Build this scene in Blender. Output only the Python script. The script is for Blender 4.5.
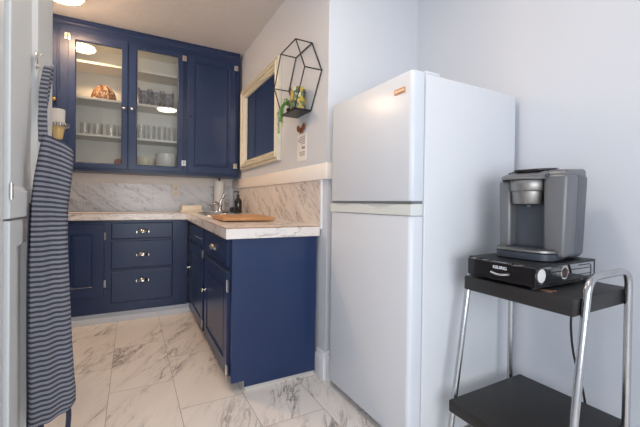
import bpy, bmesh, math, random
from mathutils import Vector, Matrix
random.seed(7)
scn = bpy.context.scene
COL = scn.collection
for o in list(bpy.data.objects): bpy.data.objects.remove(o)

# ------------------------------------------------------------------ camera, world, light, exposure
cam_d = bpy.data.cameras.new('camera'); cam = bpy.data.objects.new('camera', cam_d); COL.objects.link(cam)
cam_d.sensor_fit = 'HORIZONTAL'; cam_d.sensor_width = 36.0
cam_d.lens = 348.24 / 640 * 36.0
cam_d.shift_x = 0.0; cam_d.shift_y = (205.62 - 213.5) / 640
cam_d.clip_start = 0.02
yaw, pit, rol = 0.495255663, -0.0079440765, -0.0122956578
F = Vector((math.sin(yaw)*math.cos(pit), math.cos(yaw)*math.cos(pit), math.sin(pit)))
RT = Vector((math.cos(yaw), -math.sin(yaw), 0)); DN = F.cross(RT)
cr, sr = math.cos(rol), math.sin(rol)
R2 = RT*cr + DN*sr; D2 = DN*cr - RT*sr
M = Matrix((R2, -D2, -F)).transposed().to_4x4(); M.translation = Vector((0, 0, 1.06))
cam.matrix_world = M
scn.camera = cam

w = bpy.data.worlds.new('daylight'); scn.world = w; w.use_nodes = True
w.node_tree.nodes['Background'].inputs[0].default_value = (0.88, 0.94, 1.0, 1)
w.node_tree.nodes['Background'].inputs[1].default_value = 1.0

def area(name, loc, rot, sx, sy, power, col):
    l = bpy.data.lights.new(name, 'AREA'); l.shape = 'RECTANGLE'; l.size = sx; l.size_y = sy
    l.energy = power; l.color = col
    o = bpy.data.objects.new(name, l); COL.objects.link(o); o.location = loc; o.rotation_euler = rot
    return o
area('added_daylight_fill', (-0.20, -1.86, 1.15), (math.radians(90), 0, 0), 2.2, 1.3, 42, (0.93, 0.97, 1.0))  # added daylight fill behind the camera, set in an unseen window opening
LAMP_KITCHEN = 96.0      # emission of the two ceiling lamp diffusers
LAMP_ROOM = 38.0

vs = scn.view_settings
vs.view_transform = 'Standard'; vs.look = 'None'; vs.gamma = 1.0; vs.use_curve_mapping = False
vs.exposure = 0.42
try: scn.cycles.transparent_max_bounces = 24
except Exception: pass

# ------------------------------------------------------------------ materials
def lin(c):
    return tuple(((v/255)/12.92 if v/255 <= .04045 else ((v/255+.055)/1.055)**2.4) for v in c) + (1.0,)

class NT:
    def __init__(s, name):
        s.m = bpy.data.materials.new(name); s.m.use_nodes = True
        s.t = s.m.node_tree; s.t.nodes.clear()
        s.out = s.n('ShaderNodeOutputMaterial'); s.b = s.n('ShaderNodeBsdfPrincipled')
        s.l(s.b.outputs[0], s.out.inputs[0])
    def n(s, t, **kw):
        nd = s.t.nodes.new(t)
        for k, v in kw.items(): setattr(nd, k, v)
        return nd
    def l(s, a, b): s.t.links.new(a, b)
    def math(s, op, a, b=None, clamp=False):
        nd = s.n('ShaderNodeMath', operation=op, use_clamp=clamp)
        for i, v in enumerate((a, b)):
            if v is None: continue
            if isinstance(v, (int, float)): nd.inputs[i].default_value = v
            else: s.l(v, nd.inputs[i])
        return nd.outputs[0]
    def mix(s, f, a, b):
        nd = s.n('ShaderNodeMix', data_type='RGBA')
        for i, v in ((0, f), (6, a), (7, b)):
            if isinstance(v, (int, float, tuple)): nd.inputs[i].default_value = v
            else: s.l(v, nd.inputs[i])
        return nd.outputs[2]
    def ramp(s, f, pts):
        nd = s.n('ShaderNodeValToRGB'); cr = nd.color_ramp
        while len(cr.elements) < len(pts): cr.elements.new(.5)
        for e, (p, c) in zip(cr.elements, pts): e.position = p; e.color = c
        s.l(f, nd.inputs[0]); return nd.outputs[0]
    def noise(s, vec, scale, detail=3, rough=.5, dist=0):
        nd = s.n('ShaderNodeTexNoise'); nd.inputs['Scale'].default_value = scale
        nd.inputs['Detail'].default_value = detail; nd.inputs['Roughness'].default_value = rough
        nd.inputs['Distortion'].default_value = dist
        if vec is not None: s.l(vec, nd.inputs['Vector'])
        return nd.outputs['Fac']
    def bump(s, h, strength=.2, dist=.01):
        nd = s.n('ShaderNodeBump'); nd.inputs['Strength'].default_value = strength
        nd.inputs['Distance'].default_value = dist; s.l(h, nd.inputs['Height'])
        s.l(nd.outputs[0], s.b.inputs['Normal'])
    def mapping(s, scale=(1, 1, 1), rot=(0, 0, 0), loc=(0, 0, 0), src=None):
        if src is None: src = s.n('ShaderNodeTexCoord').outputs['Object']
        nd = s.n('ShaderNodeMapping'); nd.inputs['Scale'].default_value = scale
        nd.inputs['Rotation'].default_value = rot; nd.inputs['Location'].default_value = loc
        s.l(src, nd.inputs[0]); return nd.outputs[0]

def paint(name, rgb, rough=.5, var=.06, scale=6, bump=.0, bscale=60, metal=0, spec=.5, coat=0):
    t = NT(name); c = lin(rgb)
    f = t.noise(t.mapping(), scale, 4)
    d = tuple(max(0, v*(1-var)) for v in c[:3]) + (1,); u = tuple(min(1, v*(1+var)) for v in c[:3]) + (1,)
    t.l(t.mix(f, d, u), t.b.inputs['Base Color'])
    t.b.inputs['Roughness'].default_value = rough; t.b.inputs['Metallic'].default_value = metal
    t.b.inputs['Specular IOR Level'].default_value = spec
    if coat: t.b.inputs['Coat Weight'].default_value = coat; t.b.inputs['Coat Roughness'].default_value = .12
    if bump: t.bump(t.noise(t.mapping(), bscale, 3), bump, .004)
    return t.m

def brushed(name, rgb, rough=.3, axis=2):
    t = NT(name); c = lin(rgb); sc = [8, 8, 8]; sc[axis] = 260
    f = t.noise(t.mapping(tuple(sc)), 1.0, 3)
    t.l(t.mix(f, tuple(v*.85 for v in c[:3])+(1,), tuple(min(1, v*1.12) for v in c[:3])+(1,)), t.b.inputs['Base Color'])
    t.b.inputs['Metallic'].default_value = 1; t.b.inputs['Roughness'].default_value = rough
    return t.m

def veins(t, vec, base, tint, dark, mask_lo=.45, s=1.0):
    """marble: thin broken veins across a pale ground"""
    n1 = t.noise(vec, 2.6*s, 7, .62, .6)
    v1 = t.math('ABSOLUTE', t.math('SUBTRACT', n1, .5))
    line = t.math('SUBTRACT', 1.0, t.math('MULTIPLY', v1, 26), True)
    line = t.math('POWER', line, 1.6)
    mask = t.ramp(t.noise(vec, 1.9*s, 3, .5), [(mask_lo, (0, 0, 0, 1)), (mask_lo+.18, (1, 1, 1, 1))])
    n2 = t.noise(vec, 5.5*s, 6, .65, .4)
    v2 = t.math('SUBTRACT', 1.0, t.math('MULTIPLY', t.math('ABSOLUTE', t.math('SUBTRACT', n2, .5)), 30), True)
    fine = t.math('MULTIPLY', t.math('POWER', v2, 2.0), .55)
    both = t.math('MULTIPLY', t.math('MAXIMUM', line, fine), mask)
    cloud = t.noise(vec, 1.4*s, 4)
    g = t.mix(t.math('MULTIPLY', cloud, .8), base, tint)
    return t.mix(t.math('MULTIPLY', both, .85), g, dark)

def floor_mat():
    t = NT('marble_floor_tile')
    co = t.n('ShaderNodeTexCoord').outputs['Object']
    sp = t.n('ShaderNodeSeparateXYZ'); t.l(co, sp.inputs[0])
    cx = t.math('DIVIDE', t.math('SUBTRACT', sp.outputs[0], .223-.327*40), .327)
    ci = t.math('FLOOR', cx); fx = t.math('SUBTRACT', cx, ci)
    par = t.math('MODULO', ci, 2.0)
    yy = t.math('DIVIDE', t.math('SUBTRACT', sp.outputs[1], 1.885-.66*40), .66)
    yy = t.math('ADD', yy, t.math('MULTIPLY', par, .5))
    yi = t.math('FLOOR', yy); fy = t.math('SUBTRACT', yy, yi)
    def edge(f, size, wd):
        a = t.math('MULTIPLY', t.math('MINIMUM', f, t.math('SUBTRACT', 1.0, f)), size)
        return t.math('LESS_THAN', a, wd)
    g = t.math('MAXIMUM', edge(fx, .327, .0013), edge(fy, .66, .0013))
    idv = t.n('ShaderNodeCombineXYZ'); t.l(ci, idv.inputs[0]); t.l(yi, idv.inputs[1])
    wn = t.n('ShaderNodeTexWhiteNoise', noise_dimensions='3D'); t.l(idv.outputs[0], wn.inputs[0])
    sc = t.n('ShaderNodeVectorMath', operation='SCALE'); t.l(wn.outputs['Color'], sc.inputs[0]); sc.inputs['Scale'].default_value = 9
    mp = t.mapping((.75, 3.6, 1), src=t.mapping(rot=(0, 0, math.radians(-62)), src=co))
    ad = t.n('ShaderNodeVectorMath', operation='ADD'); t.l(mp, ad.inputs[0]); t.l(sc.outputs[0], ad.inputs[1])
    c = veins(t, ad.outputs[0], lin((243, 239, 236)), lin((212, 205, 200)), lin((76, 72, 76)), .445, .9)
    c = t.mix(t.math('MULTIPLY', g, .8), c, lin((118, 108, 102)))
    t.l(c, t.b.inputs['Base Color']); t.b.inputs['Roughness'].default_value = .28
    t.b.inputs['Specular IOR Level'].default_value = .45
    t.bump(t.math('SUBTRACT', 1.0, g), .25, .002)
    return t.m

def marble_mat(name, ax, size, off, rough=.22, base=(232, 229, 228), tint=(205, 201, 201), rot=40, dark=(140, 134, 134), lo=.42, deep=False):
    """wall slab marble; ax is the horizontal axis (0 or 1)"""
    t = NT(name)
    co = t.n('ShaderNodeTexCoord').outputs['Object']
    sp = t.n('ShaderNodeSeparateXYZ'); t.l(co, sp.inputs[0])
    cb = t.n('ShaderNodeCombineXYZ'); t.l(sp.outputs[ax], cb.inputs[0]); t.l(sp.outputs[2], cb.inputs[1])
    if deep: t.l(sp.outputs[1-ax], cb.inputs[2])
    f = t.math('FRACT', t.math('DIVIDE', t.math('SUBTRACT', sp.outputs[ax], off - size*40), size))
    g = t.math('LESS_THAN', t.math('MULTIPLY', t.math('MINIMUM', f, t.math('SUBTRACT', 1.0, f)), size), .0012)
    mp = t.mapping((.9, 4.4, 1.6), src=t.mapping(rot=(0, 0, math.radians(rot)), src=cb.outputs[0]))
    c = veins(t, mp, lin(base), lin(tint), lin(dark), lo, 1.3)
    c = t.mix(t.math('MULTIPLY', g, .5), c, lin((150, 145, 140)))
    t.l(c, t.b.inputs['Base Color']); t.b.inputs['Roughness'].default_value = rough
    return t.m

def wood_mat(name, a, b, axis_scale=(3, 40, 3), rough=.45):
    t = NT(name)
    f = t.noise(t.mapping(axis_scale), 1.0, 5, .6, .4)
    t.l(t.mix(f, lin(a), lin(b)), t.b.inputs['Base Color']); t.b.inputs['Roughness'].default_value = rough
    return t.m

def glass_mat(name, tint=(.97, .98, .98), mixf=.06, k=1.0):
    t = NT(name); t.t.nodes.remove(t.b)
    tr = t.n('ShaderNodeBsdfTransparent'); tr.inputs[0].default_value = tint + (1,)
    gl = t.n('ShaderNodeBsdfGlossy'); gl.inputs['Roughness'].default_value = .02
    fr = t.n('ShaderNodeFresnel'); fr.inputs[0].default_value = 1.45
    f = t.math('ADD', t.math('MULTIPLY', fr.outputs[0], k), mixf-.04, True)
    mx = t.n('ShaderNodeMixShader'); t.l(f, mx.inputs[0]); t.l(tr.outputs[0], mx.inputs[1]); t.l(gl.outputs[0], mx.inputs[2])
    t.l(mx.outputs[0], t.out.inputs[0])
    return t.m

def emit_mat(name, rgb, s):
    t = NT(name)
    t.b.inputs['Base Color'].default_value = lin((240, 238, 230))
    t.b.inputs['Emission Color'].default_value = lin(rgb); t.b.inputs['Emission Strength'].default_value = s
    return t.m

def stripe_mat(name, period, frac=.5, cols=((48, 52, 70), (142, 147, 160))):
    t = NT(name)
    uv = t.n('ShaderNodeTexCoord').outputs['UV']
    sp = t.n('ShaderNodeSeparateXYZ'); t.l(uv, sp.inputs[0])
    f = t.math('FRACT', t.math('DIVIDE', sp.outputs[1], period))
    f = t.ramp(f, [(0, (0, 0, 0, 1)), (frac-.06, (0, 0, 0, 1)), (frac+.04, (1, 1, 1, 1)), (.95, (1, 1, 1, 1)), (1, (0, 0, 0, 1))])
    wv = t.noise(t.mapping((600, 600, 250)), 1.0, 2)
    c = t.mix(f, lin(cols[0]), lin(cols[1]))
    c = t.mix(t.math('MULTIPLY', wv, .35), c, lin((95, 100, 116)))
    t.l(c, t.b.inputs['Base Color']); t.b.inputs['Roughness'].default_value = .95
    t.b.inputs['Specular IOR Level'].default_value = .1
    t.bump(wv, .3, .002)
    return t.m

def patch_mat(name, cols, scale):
    t = NT(name)
    v = t.n('ShaderNodeTexVoronoi'); v.inputs['Scale'].default_value = scale; v.distance = 'CHEBYCHEV'
    t.l(t.mapping((1, 1, .8)), v.inputs['Vector'])
    sp = t.n('ShaderNodeSeparateColor'); t.l(v.outputs['Color'], sp.inputs[0])
    nd_pts = [(i/len(cols), lin(c)) for i, c in enumerate(cols)]
    nd = t.n('ShaderNodeValToRGB'); nd.color_ramp.interpolation = 'CONSTANT'
    while len(nd.color_ramp.elements) < len(nd_pts): nd.color_ramp.elements.new(.5)
    for e, (p, c) in zip(nd.color_ramp.elements, nd_pts): e.position = p; e.color = c
    t.l(sp.outputs[0], nd.inputs[0])
    t.l(nd.outputs[0], t.b.inputs['Base Color']); t.b.inputs['Roughness'].default_value = .4
    return t.m

MT = {}
MT['wall'] = paint('wall_paint', (212, 217, 226), .55, .015, 3, .05, 90)
MT['ceiling'] = paint('ceiling_texture', (214, 210, 208), .9, .05, 5, .6, 28)
MT['floor'] = floor_mat()
MT['navy'] = paint('navy_cabinet_paint', (37, 54, 91), .30, .10, 5, .05, 40, spec=.38)
MT['cab_in'] = paint('cabinet_interior_paint', (247, 245, 238), .5, .02)
MT['cream'] = paint('cream_trim_paint', (240, 234, 228), .45, .03, 5)
MT['white_trim'] = paint('white_trim_paint', (226, 229, 234), .4, .02, 5)
MT['door'] = paint('door_paint', (214, 219, 222), .4, .02, 4)
MT['toe'] = paint('toe_board_paint', (206, 212, 222), .45, .03)
MT['toe_beige'] = paint('beige_toe_paint', (192, 188, 184), .6)  # even paint, darker and warmer than the other toe board
MT['counter'] = marble_mat('marble_countertop', 1, 5.0, -3, .2, (240, 236, 233), (216, 209, 205), 35, (120, 114, 114), .38, True)
MT['splash_b'] = marble_mat('marble_backsplash_back', 0, .60, .19, .25, (234, 232, 233), (206, 204, 208), 36, (128, 124, 128), .38)
MT['splash_r'] = marble_mat('marble_backsplash_side', 1, .66, 2.35, .25, (236, 229, 224), (206, 195, 188), -40, (118, 108, 106), .38)
MT['fridge'] = paint('fridge_enamel', (216, 222, 231), .26, .008, 3, .04, 160, spec=.3)
MT['fridge_side'] = paint('fridge_side_enamel', (218, 222, 228), .38, .008, 3, .08, 160, spec=.4)
MT['fridge_strip'] = paint('fridge_handle_plastic', (220, 225, 224), .35, .01)
MT['gasket'] = paint('grey_gasket', (120, 124, 128), .6)
MT['badge'] = brushed('bronze_badge', (140, 112, 88), .35)
MT['nickel'] = paint('polished_nickel', (216, 212, 206), .16, .03, 20, metal=1)
MT['chrome'] = paint('chrome', (214, 217, 222), .12, .04, 14, metal=1)
MT['chrome_worn'] = paint('worn_chrome_tube', (188, 190, 192), .24, .16, 26, .1, 90, metal=1)
MT['steel'] = brushed('sink_steel', (190, 192, 194), .25, 0)
MT['brass'] = paint('brass', (206, 160, 86), .22, .06, 20, metal=1)
MT['black_shelf'] = wood_mat('black_painted_wood', (20, 19, 21), (40, 38, 38), (40, 5, 40), .5)
MT['black'] = paint('black_metal', (26, 27, 30), .38, .08)
MT['gloss_black'] = paint('gloss_black_plastic', (22, 21, 25), .12, .05)
MT['rubber'] = paint('black_rubber', (18, 18, 20), .6)
MT['keurig_body'] = paint('brushed_slate_plastic', (114, 115, 119), .42, .03, 30, metal=.35)
MT['keurig_side'] = paint('dark_slate_plastic', (92, 95, 104), .4, .04, 20, metal=.3)
MT['keurig_head'] = brushed('brushed_nickel_band', (150, 148, 146), .42, 2)
MT['keurig_dark'] = paint('charcoal_plastic', (74, 78, 87), .42, .04)
MT['keurig_base'] = paint('smoke_grey_plastic', (58, 64, 74), .35, .04)
MT['logo'] = paint('white_lettering', (225, 230, 240), .4)
MT['mirror'] = paint('mirror_silver', (235, 238, 240), .015, .0, metal=1)
MT['frame'] = paint('champagne_frame', (226, 220, 202), .4, .10, 18, metal=.1)
MT['frame_side'] = paint('frame_white_side', (228, 226, 220), .45)
MT['tan_wood'] = wood_mat('cutting_board_wood', (206, 158, 110), (178, 122, 76), (30, 4, 30), .5)
MT['ring_wood'] = wood_mat('lamp_ring_wood', (168, 112, 64), (130, 82, 44), (20, 20, 20), .4)
MT['paper'] = paint('paper_towel', (244, 240, 234), .9, .03, 30, .3, 120)
MT['cream_tin'] = paint('cream_enamel', (240, 230, 208), .35, .02)
MT['amber_dark'] = paint('dark_bottle', (30, 26, 26), .12, .1, spec=.6)
MT['glass'] = glass_mat('window_glass', (.985, .99, .985), .035)
MT['tumbler'] = glass_mat('tumbler_glass', (.985, .99, .988), .10, .3)
MT['china'] = paint('white_china', (240, 238, 232), .25, .01)
MT['grey_mug'] = patch_mat('grey_patterned_glaze', [(150, 152, 162), (172, 172, 180), (134, 136, 148), (190, 184, 184), (146, 140, 146)], 90)
MT['ornament'] = patch_mat('brown_patterned_glaze', [(150, 96, 62), (214, 184, 150), (120, 74, 46), (190, 138, 98), (232, 210, 180), (96, 62, 44)], 70)
MT['pink_pot'] = paint('terracotta_glaze', (196, 136, 116), .4, .1, 30)
MT['tin'] = patch_mat('collage_tin_print', [(196, 172, 70), (60, 76, 66), (206, 200, 170), (44, 46, 52), (112, 126, 100), (164, 128, 48), (76, 86, 80)], 42)
MT['leaf'] = paint('green_leaf', (112, 168, 84), .5, .25, 40)
MT['stem'] = paint('green_stem', (70, 120, 54), .6)
MT['card'] = paint('white_card', (236, 234, 232), .7, .02)
MT['ink'] = paint('grey_ink', (120, 120, 126), .8)
MT['brown'] = paint('brown_bow', (128, 74, 40), .6, .3, 60)
MT['apron'] = stripe_mat('striped_apron_cloth', .0166, .46, ((52, 54, 64), (132, 132, 140)))
MT['strap'] = stripe_mat('striped_strap_cloth', .0172, .5, ((60, 62, 72), (140, 140, 148)))
MT['navy_tape'] = paint('navy_hem_tape', (44, 49, 66), .9)
MT['amber'] = paint('amber_glass', (222, 190, 124), .15, .1, 30, spec=.7)
MT['lamp_k'] = emit_mat('lamp_diffuser_warm', (255, 212, 166), LAMP_KITCHEN)
MT['lamp_r'] = emit_mat('lamp_diffuser_white', (255, 236, 214), LAMP_ROOM)
MT['pod'] = paint('white_pod_cup', (236, 236, 236), .35)
MT['pod_lid'] = paint('brown_pod_lid', (88, 54, 46), .3, .1)
MT['worn'] = paint('worn_patch', (150, 112, 92), .7, .3, 60)

# ------------------------------------------------------------------ mesh helpers
def BM(): return bmesh.new()
def box(bm, x0, x1, y0, y1, z0, z1, bev=0, seg=2):
    vs_ = [bm.verts.new((x, y, z)) for x in (x0, x1) for y in (y0, y1) for z in (z0, z1)]
    fs = [bm.faces.new([vs_[i] for i in q]) for q in ((0,1,3,2),(4,6,7,5),(0,4,5,1),(2,3,7,6),(0,2,6,4),(1,5,7,3))]
    if bev:
        es = list({e for f in fs for e in f.edges})
        bmesh.ops.bevel(bm, geom=es, offset=bev, segments=seg, profile=.5, affect='EDGES')
    return vs_
def frame_axes(d):
    d = Vector(d).normalized(); a = Vector((0, 0, 1)) if abs(d.z) < .9 else Vector((1, 0, 0))
    u = d.cross(a).normalized(); return u, d.cross(u).normalized()
def loft(bm, rings, cap=True, closed=False):
    vr = [[bm.verts.new(p) for p in r] for r in rings]; n = len(vr[0])
    pairs = list(zip(vr, vr[1:])) + ([(vr[-1], vr[0])] if closed else [])
    for a, b in pairs:
        for i in range(n):
            bm.faces.new((a[i], a[(i+1) % n], b[(i+1) % n], b[i]))
    if cap and not closed:
        bm.faces.new(list(reversed(vr[0]))); bm.faces.new(vr[-1])
    return vr
def lathe(bm, prof, o, axis=(0, 0, 1), seg=24):
    o = Vector(o); d = Vector(axis).normalized(); u, v = frame_axes(d)
    rings = [[o + d*h + (u*math.cos(2*math.pi*i/seg) + v*math.sin(2*math.pi*i/seg))*max(r, 1e-4) for i in range(seg)] for r, h in prof]
    loft(bm, rings)
def cyl(bm, p0, p1, r, seg=16, r1=None):
    p0, p1 = Vector(p0), Vector(p1)
    lathe(bm, [(r, 0), (r if r1 is None else r1, (p1-p0).length)], p0, p1-p0, seg)
def tube(bm, pts, r, seg=10):
    pts = [Vector(p) for p in pts]; rings = []
    u = None
    for i, p in enumerate(pts):
        d = (pts[min(i+1, len(pts)-1)] - pts[max(i-1, 0)]).normalized()
        if u is None: u, v = frame_axes(d)
        else: u = (u - d*u.dot(d)).normalized(); v = d.cross(u)
        v = d.cross(u)
        rings.append([p + (u*math.cos(2*math.pi*k/seg) + v*math.sin(2*math.pi*k/seg))*r for k in range(seg)])
    loft(bm, rings)
def smooth_path(pts, n=6):
    """round the corners of a polyline with Catmull-Rom"""
    P = [Vector(p) for p in pts]; out = []
    for i in range(len(P)-1):
        a, b, c, d = P[max(i-1, 0)], P[i], P[i+1], P[min(i+2, len(P)-1)]
        for k in range(n):
            t = k/n
            out.append(.5*((2*b) + (c-a)*t + (2*a-5*b+4*c-d)*t*t + (3*b-a-3*c+d)*t**3))
    out.append(P[-1]); return out
def fillet(pts, r, n=7):
    P = [Vector(p) for p in pts]; out = [P[0]]
    for i in range(1, len(P)-1):
        a = (P[i-1]-P[i]).normalized(); b = (P[i+1]-P[i]).normalized()
        s = P[i] + a*r; e = P[i] + b*r
        for k in range(n+1):
            t = k/n; out.append(s*(1-t)**2 + P[i]*2*t*(1-t) + e*t*t)
    out.append(P[-1]); return out
def ringloft(bm, mp, rects, mode='cap'):
    """concentric rectangles (a0,a1,z0,z1,b); mode cap / close"""
    rings = [[mp(a0, b, z0), mp(a1, b, z0), mp(a1, b, z1), mp(a0, b, z1)] for a0, a1, z0, z1, b in rects]
    loft(bm, rings, cap=(mode == 'cap'), closed=(mode == 'close'))
def prism(bm, poly, z0, z1, mp=lambda a, b, c: (a, b, c)):
    lo = [bm.verts.new(mp(x, y, z0)) for x, y in poly]; hi = [bm.verts.new(mp(x, y, z1)) for x, y in poly]
    n = len(poly)
    for i in range(n): bm.faces.new((lo[i], lo[(i+1) % n], hi[(i+1) % n], hi[i]))
    bm.faces.new(list(reversed(lo))); bm.faces.new(hi)
def sph(bm, c, r, seg=14, sc=(1, 1, 1)):
    g = bmesh.ops.create_uvsphere(bm, u_segments=seg, v_segments=max(6, seg//2), radius=r)
    for v in g['verts']: v.co = Vector((v.co.x*sc[0], v.co.y*sc[1], v.co.z*sc[2])) + Vector(c)

def worldloc(p):
    l = Vector((0, 0, 0))
    while p is not None: l += p.location; p = p.parent
    return l
def obj(name, bm, mat, parent=None, smooth=None, local=False, origin=None):
    bmesh.ops.recalc_face_normals(bm, faces=bm.faces)
    if parent is not None and not local: bmesh.ops.translate(bm, vec=-worldloc(parent), verts=bm.verts)
    if parent is None and origin is not None: bmesh.ops.translate(bm, vec=-Vector(origin), verts=bm.verts)
    me = bpy.data.meshes.new(name); bm.to_mesh(me); bm.free()
    me.materials.append(MT[mat])
    if smooth is not None:
        for p in me.polygons: p.use_smooth = True
        try: me.set_sharp_from_angle(angle=math.radians(smooth))
        except Exception: pass
    o = bpy.data.objects.new(name, me); COL.objects.link(o)
    if parent is not None: o.parent = parent
    elif origin is not None: o.location = origin
    return o
def thing(name, label, cat, loc=(0, 0, 0), group=None, rz=0):
    o = bpy.data.objects.new(name, None); COL.objects.link(o); o.location = loc; o.rotation_euler = (0, 0, rz)
    o.empty_display_size = .05
    return tag(o, label, cat, group)
def tag(o, label, cat, group=None):
    o['label'] = label; o['category'] = cat
    if group: o['group'] = group
    return o
def struct(name, bm, mat, smooth=None):
    o = obj(name, bm, mat, None, smooth); o['kind'] = 'structure'; return o
def copy_tree(o, parent=None):
    c = o.copy(); COL.objects.link(c)
    if parent is not None: c.parent = parent
    for ch in list(o.children): copy_tree(ch, c)
    return c
def text_mesh(name, s, size, mp, depth, mat, parent, local=False):
    cu = bpy.data.curves.new(name, 'FONT'); cu.body = s; cu.size = size; cu.extrude = depth
    cu.align_x = 'CENTER'; cu.align_y = 'CENTER'; cu.offset = size*.018
    to = bpy.data.objects.new(name, cu); COL.objects.link(to)
    bpy.context.view_layer.update()
    me = bpy.data.meshes.new_from_object(to.evaluated_get(bpy.context.evaluated_depsgraph_get()))
    bpy.data.objects.remove(to)
    bm = BM(); bm.from_mesh(me); bpy.data.meshes.remove(me)
    for v in bm.verts: v.co = Vector(mp(v.co.x, v.co.y, v.co.z))
    return obj(name, bm, mat, parent, local=local)

# ------------------------------------------------------------------ setting
XA, YB, YE, XR, ZC, XL = 1.030, 4.02, 1.82, 1.735, 2.625, -.62     # side wall, back wall, side wall's end, right wall, ceiling, kitchen's left wall
b = BM(); box(b, -1.72, XR+.12, -1.92, YB+.12, -.12, 0); struct('floor', b, 'floor')
b = BM(); box(b, -1.72, XR+.12, -1.92, YB+.12, ZC, ZC+.12); struct('ceiling', b, 'ceiling')
b = BM(); box(b, XL-.12, XR+.12, YB, YB+.12, 0, ZC); struct('wall_back', b, 'wall')
b = BM(); box(b, XA, XR+.12, YE, YB, 0, ZC); struct('wall_kitchen_right', b, 'wall')
b = BM(); box(b, XR, XR+.12, -1.92, YE, 0, ZC); struct('wall_right', b, 'wall')
b = BM(); box(b, XL-.12, XL, 1.28, YB, 0, ZC); struct('wall_kitchen_left', b, 'wall')
b = BM(); box(b, -1.72, -.40, 1.16, 1.28, 0, ZC); struct('wall_doorway', b, 'wall')
b = BM(); box(b, -1.72, -1.60, -1.92, 1.16, 0, ZC); struct('wall_left', b, 'wall')
b = BM()
for q in ((-1.60, -1.3, 0, ZC), (.90, XR, 0, ZC), (-1.3, .90, 0, .5), (-1.3, .90, 1.8, ZC)): box(b, q[0], q[1], -1.92, -1.80, q[2], q[3])
struct('wall_front', b, 'wall')
b = BM()
ringloft(b, lambda a, d, z: (a, -1.80+d, z), [(-1.36, .96, .44, 1.86, 0), (-1.36, .96, .44, 1.86, .02), (-1.3, .90, .5, 1.8, .02), (-1.3, .90, .5, 1.8, 0)], 'close')
struct('added_window_1', b, 'white_trim')  # unseen window, added as the opening for the daylight fill
# door casing
b = BM()
box(b, -.40, -.312, 1.13, 1.262, 0, 2.25, .004); box(b, -.34, -.305, 1.10, 1.20, 0, 2.25, .006)
struct('trim_1', b, 'door', 40)

# half-split door standing open against the left
d1 = bpy.data.objects.new('door_1', None); COL.objects.link(d1); d1.location = (-.32, 1.27, 0); d1['kind'] = 'structure'
XD = -.30
dm = lambda a, d, z: (XD-d, a, z)
def door_leaf(name, z0, z1, ya, yb, pa, pb, pz0, pz1, ps=dm):
    bm = BM(); T = .038
    ringloft(bm, ps, [(ya, yb, z0, z1, T), (ya, yb, z0, z1, .003), (ya+.003, yb-.003, z0+.003, z1-.003, 0), (pa, pb, pz0, pz1, 0),
                      (pa+.016, pb-.022, pz0+.014, pz1-.014, .013), (pa+.026, pb-.034, pz0+.024, pz1-.024, .013), ])
    return obj(name, bm, 'door', d1)
up = door_leaf('upper_leaf', 1.004, 2.06, 1.268, 1.845, 1.30, 1.585, 1.085, 1.96)
sl = .055     # the lower half is swung a little further back
dl = lambda a, d, z: (XD-d-(a-1.268)*sl, a, z)
lo = door_leaf('lower_leaf', .012, .998, 1.268, 1.66, 1.35, 1.52, .16, .92, dl)
for zc, par in ((1.082, up), (1.93, up), (.22, lo)):
    b = BM(); box(b, XD-.001, XD+.003, 1.272, 1.290, zc-.022, zc+.022, .001, 1); cyl(b, (XD+.003, 1.268, zc-.023), (XD+.003, 1.268, zc+.023), .004, 10)
    obj('hinge', b, 'nickel', par, 40)
# coat hook on the door's stile
HY, HZ = 1.555, 1.524
b = BM()
box(b, XD, XD+.004, HY-.010, HY+.010, HZ-.005, HZ+.055, .0015, 1)
tube(b, smooth_path([(XD+.003, HY, HZ+.01), (XD+.02, HY, HZ-.006), (XD+.04, HY, HZ-.004), (XD+.048, HY, HZ+.016)], 6), .0035, 8)
tube(b, smooth_path([(XD+.003, HY, HZ+.045), (XD+.014, HY, HZ+.046), (XD+.02, HY, HZ+.06)], 5), .003, 8)
obj('hook', b, 'nickel', up, 50)

# counter heights rise slightly with depth, a tilt added to fit lens distortion
def zt(y): return .917 + .0205*(min(y, 3.5)-1.89)

# trims
b = BM()
def rail(bm, x0, x1, y0, y1, z0, z1): box(bm, x0, x1, y0, y1, z0, z1, .004)
rail(b, XA-.022, XA, YE-.022, YB, 1.203, 1.300); rail(b, XA+.0005, 1.30, YE-.022, YE, 1.203, 1.300)
struct('trim_2', b, 'cream', 40)
b = BM(); rail(b, XL, XA-.022, YB-.024, YB, 1.232, 1.322); struct('trim_3', b, 'cream', 40)
b = BM(); box(b, XA-.010, XA, 1.885, YB-.01, .90, 1.203); struct('trim_4', b, 'splash_r')
b = BM(); box(b, XL, XA-.010, YB-.010, YB, .93, 1.232); struct('trim_5', b, 'splash_b')
b = BM(); box(b, XA-.014, XA, 1.868, 1.885, .90, 1.203, .003); struct('trim_6', b, 'white_trim')
b = BM(); box(b, XA-.050, XA-.0101, YB-.030, YB-.0101, .955, 1.232, .004); struct('trim_7', b, 'white_trim')
b = BM()
for x0, x1, y0, y1 in ((XA-.024, XA, YE-.024, 1.916), (XA+.0005, 1.70, YE-.024, YE)):
    box(b, x0, x1, y0, y1, 0, .135, .003)
for x0, x1, y0, y1 in ((XA-.016, XA, YE-.016, 1.916), (XA+.0005, 1.70, YE-.016, YE)):
    box(b, x0, x1, y0, y1, .13, .165, .006)
struct('baseboard_kitchen', b, 'white_trim', 40)
b = BM(); box(b, XR-.018, XR, -1.80, YE-.03, 0, .13, .004); struct('baseboard_right', b, 'white_trim', 40)

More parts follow.
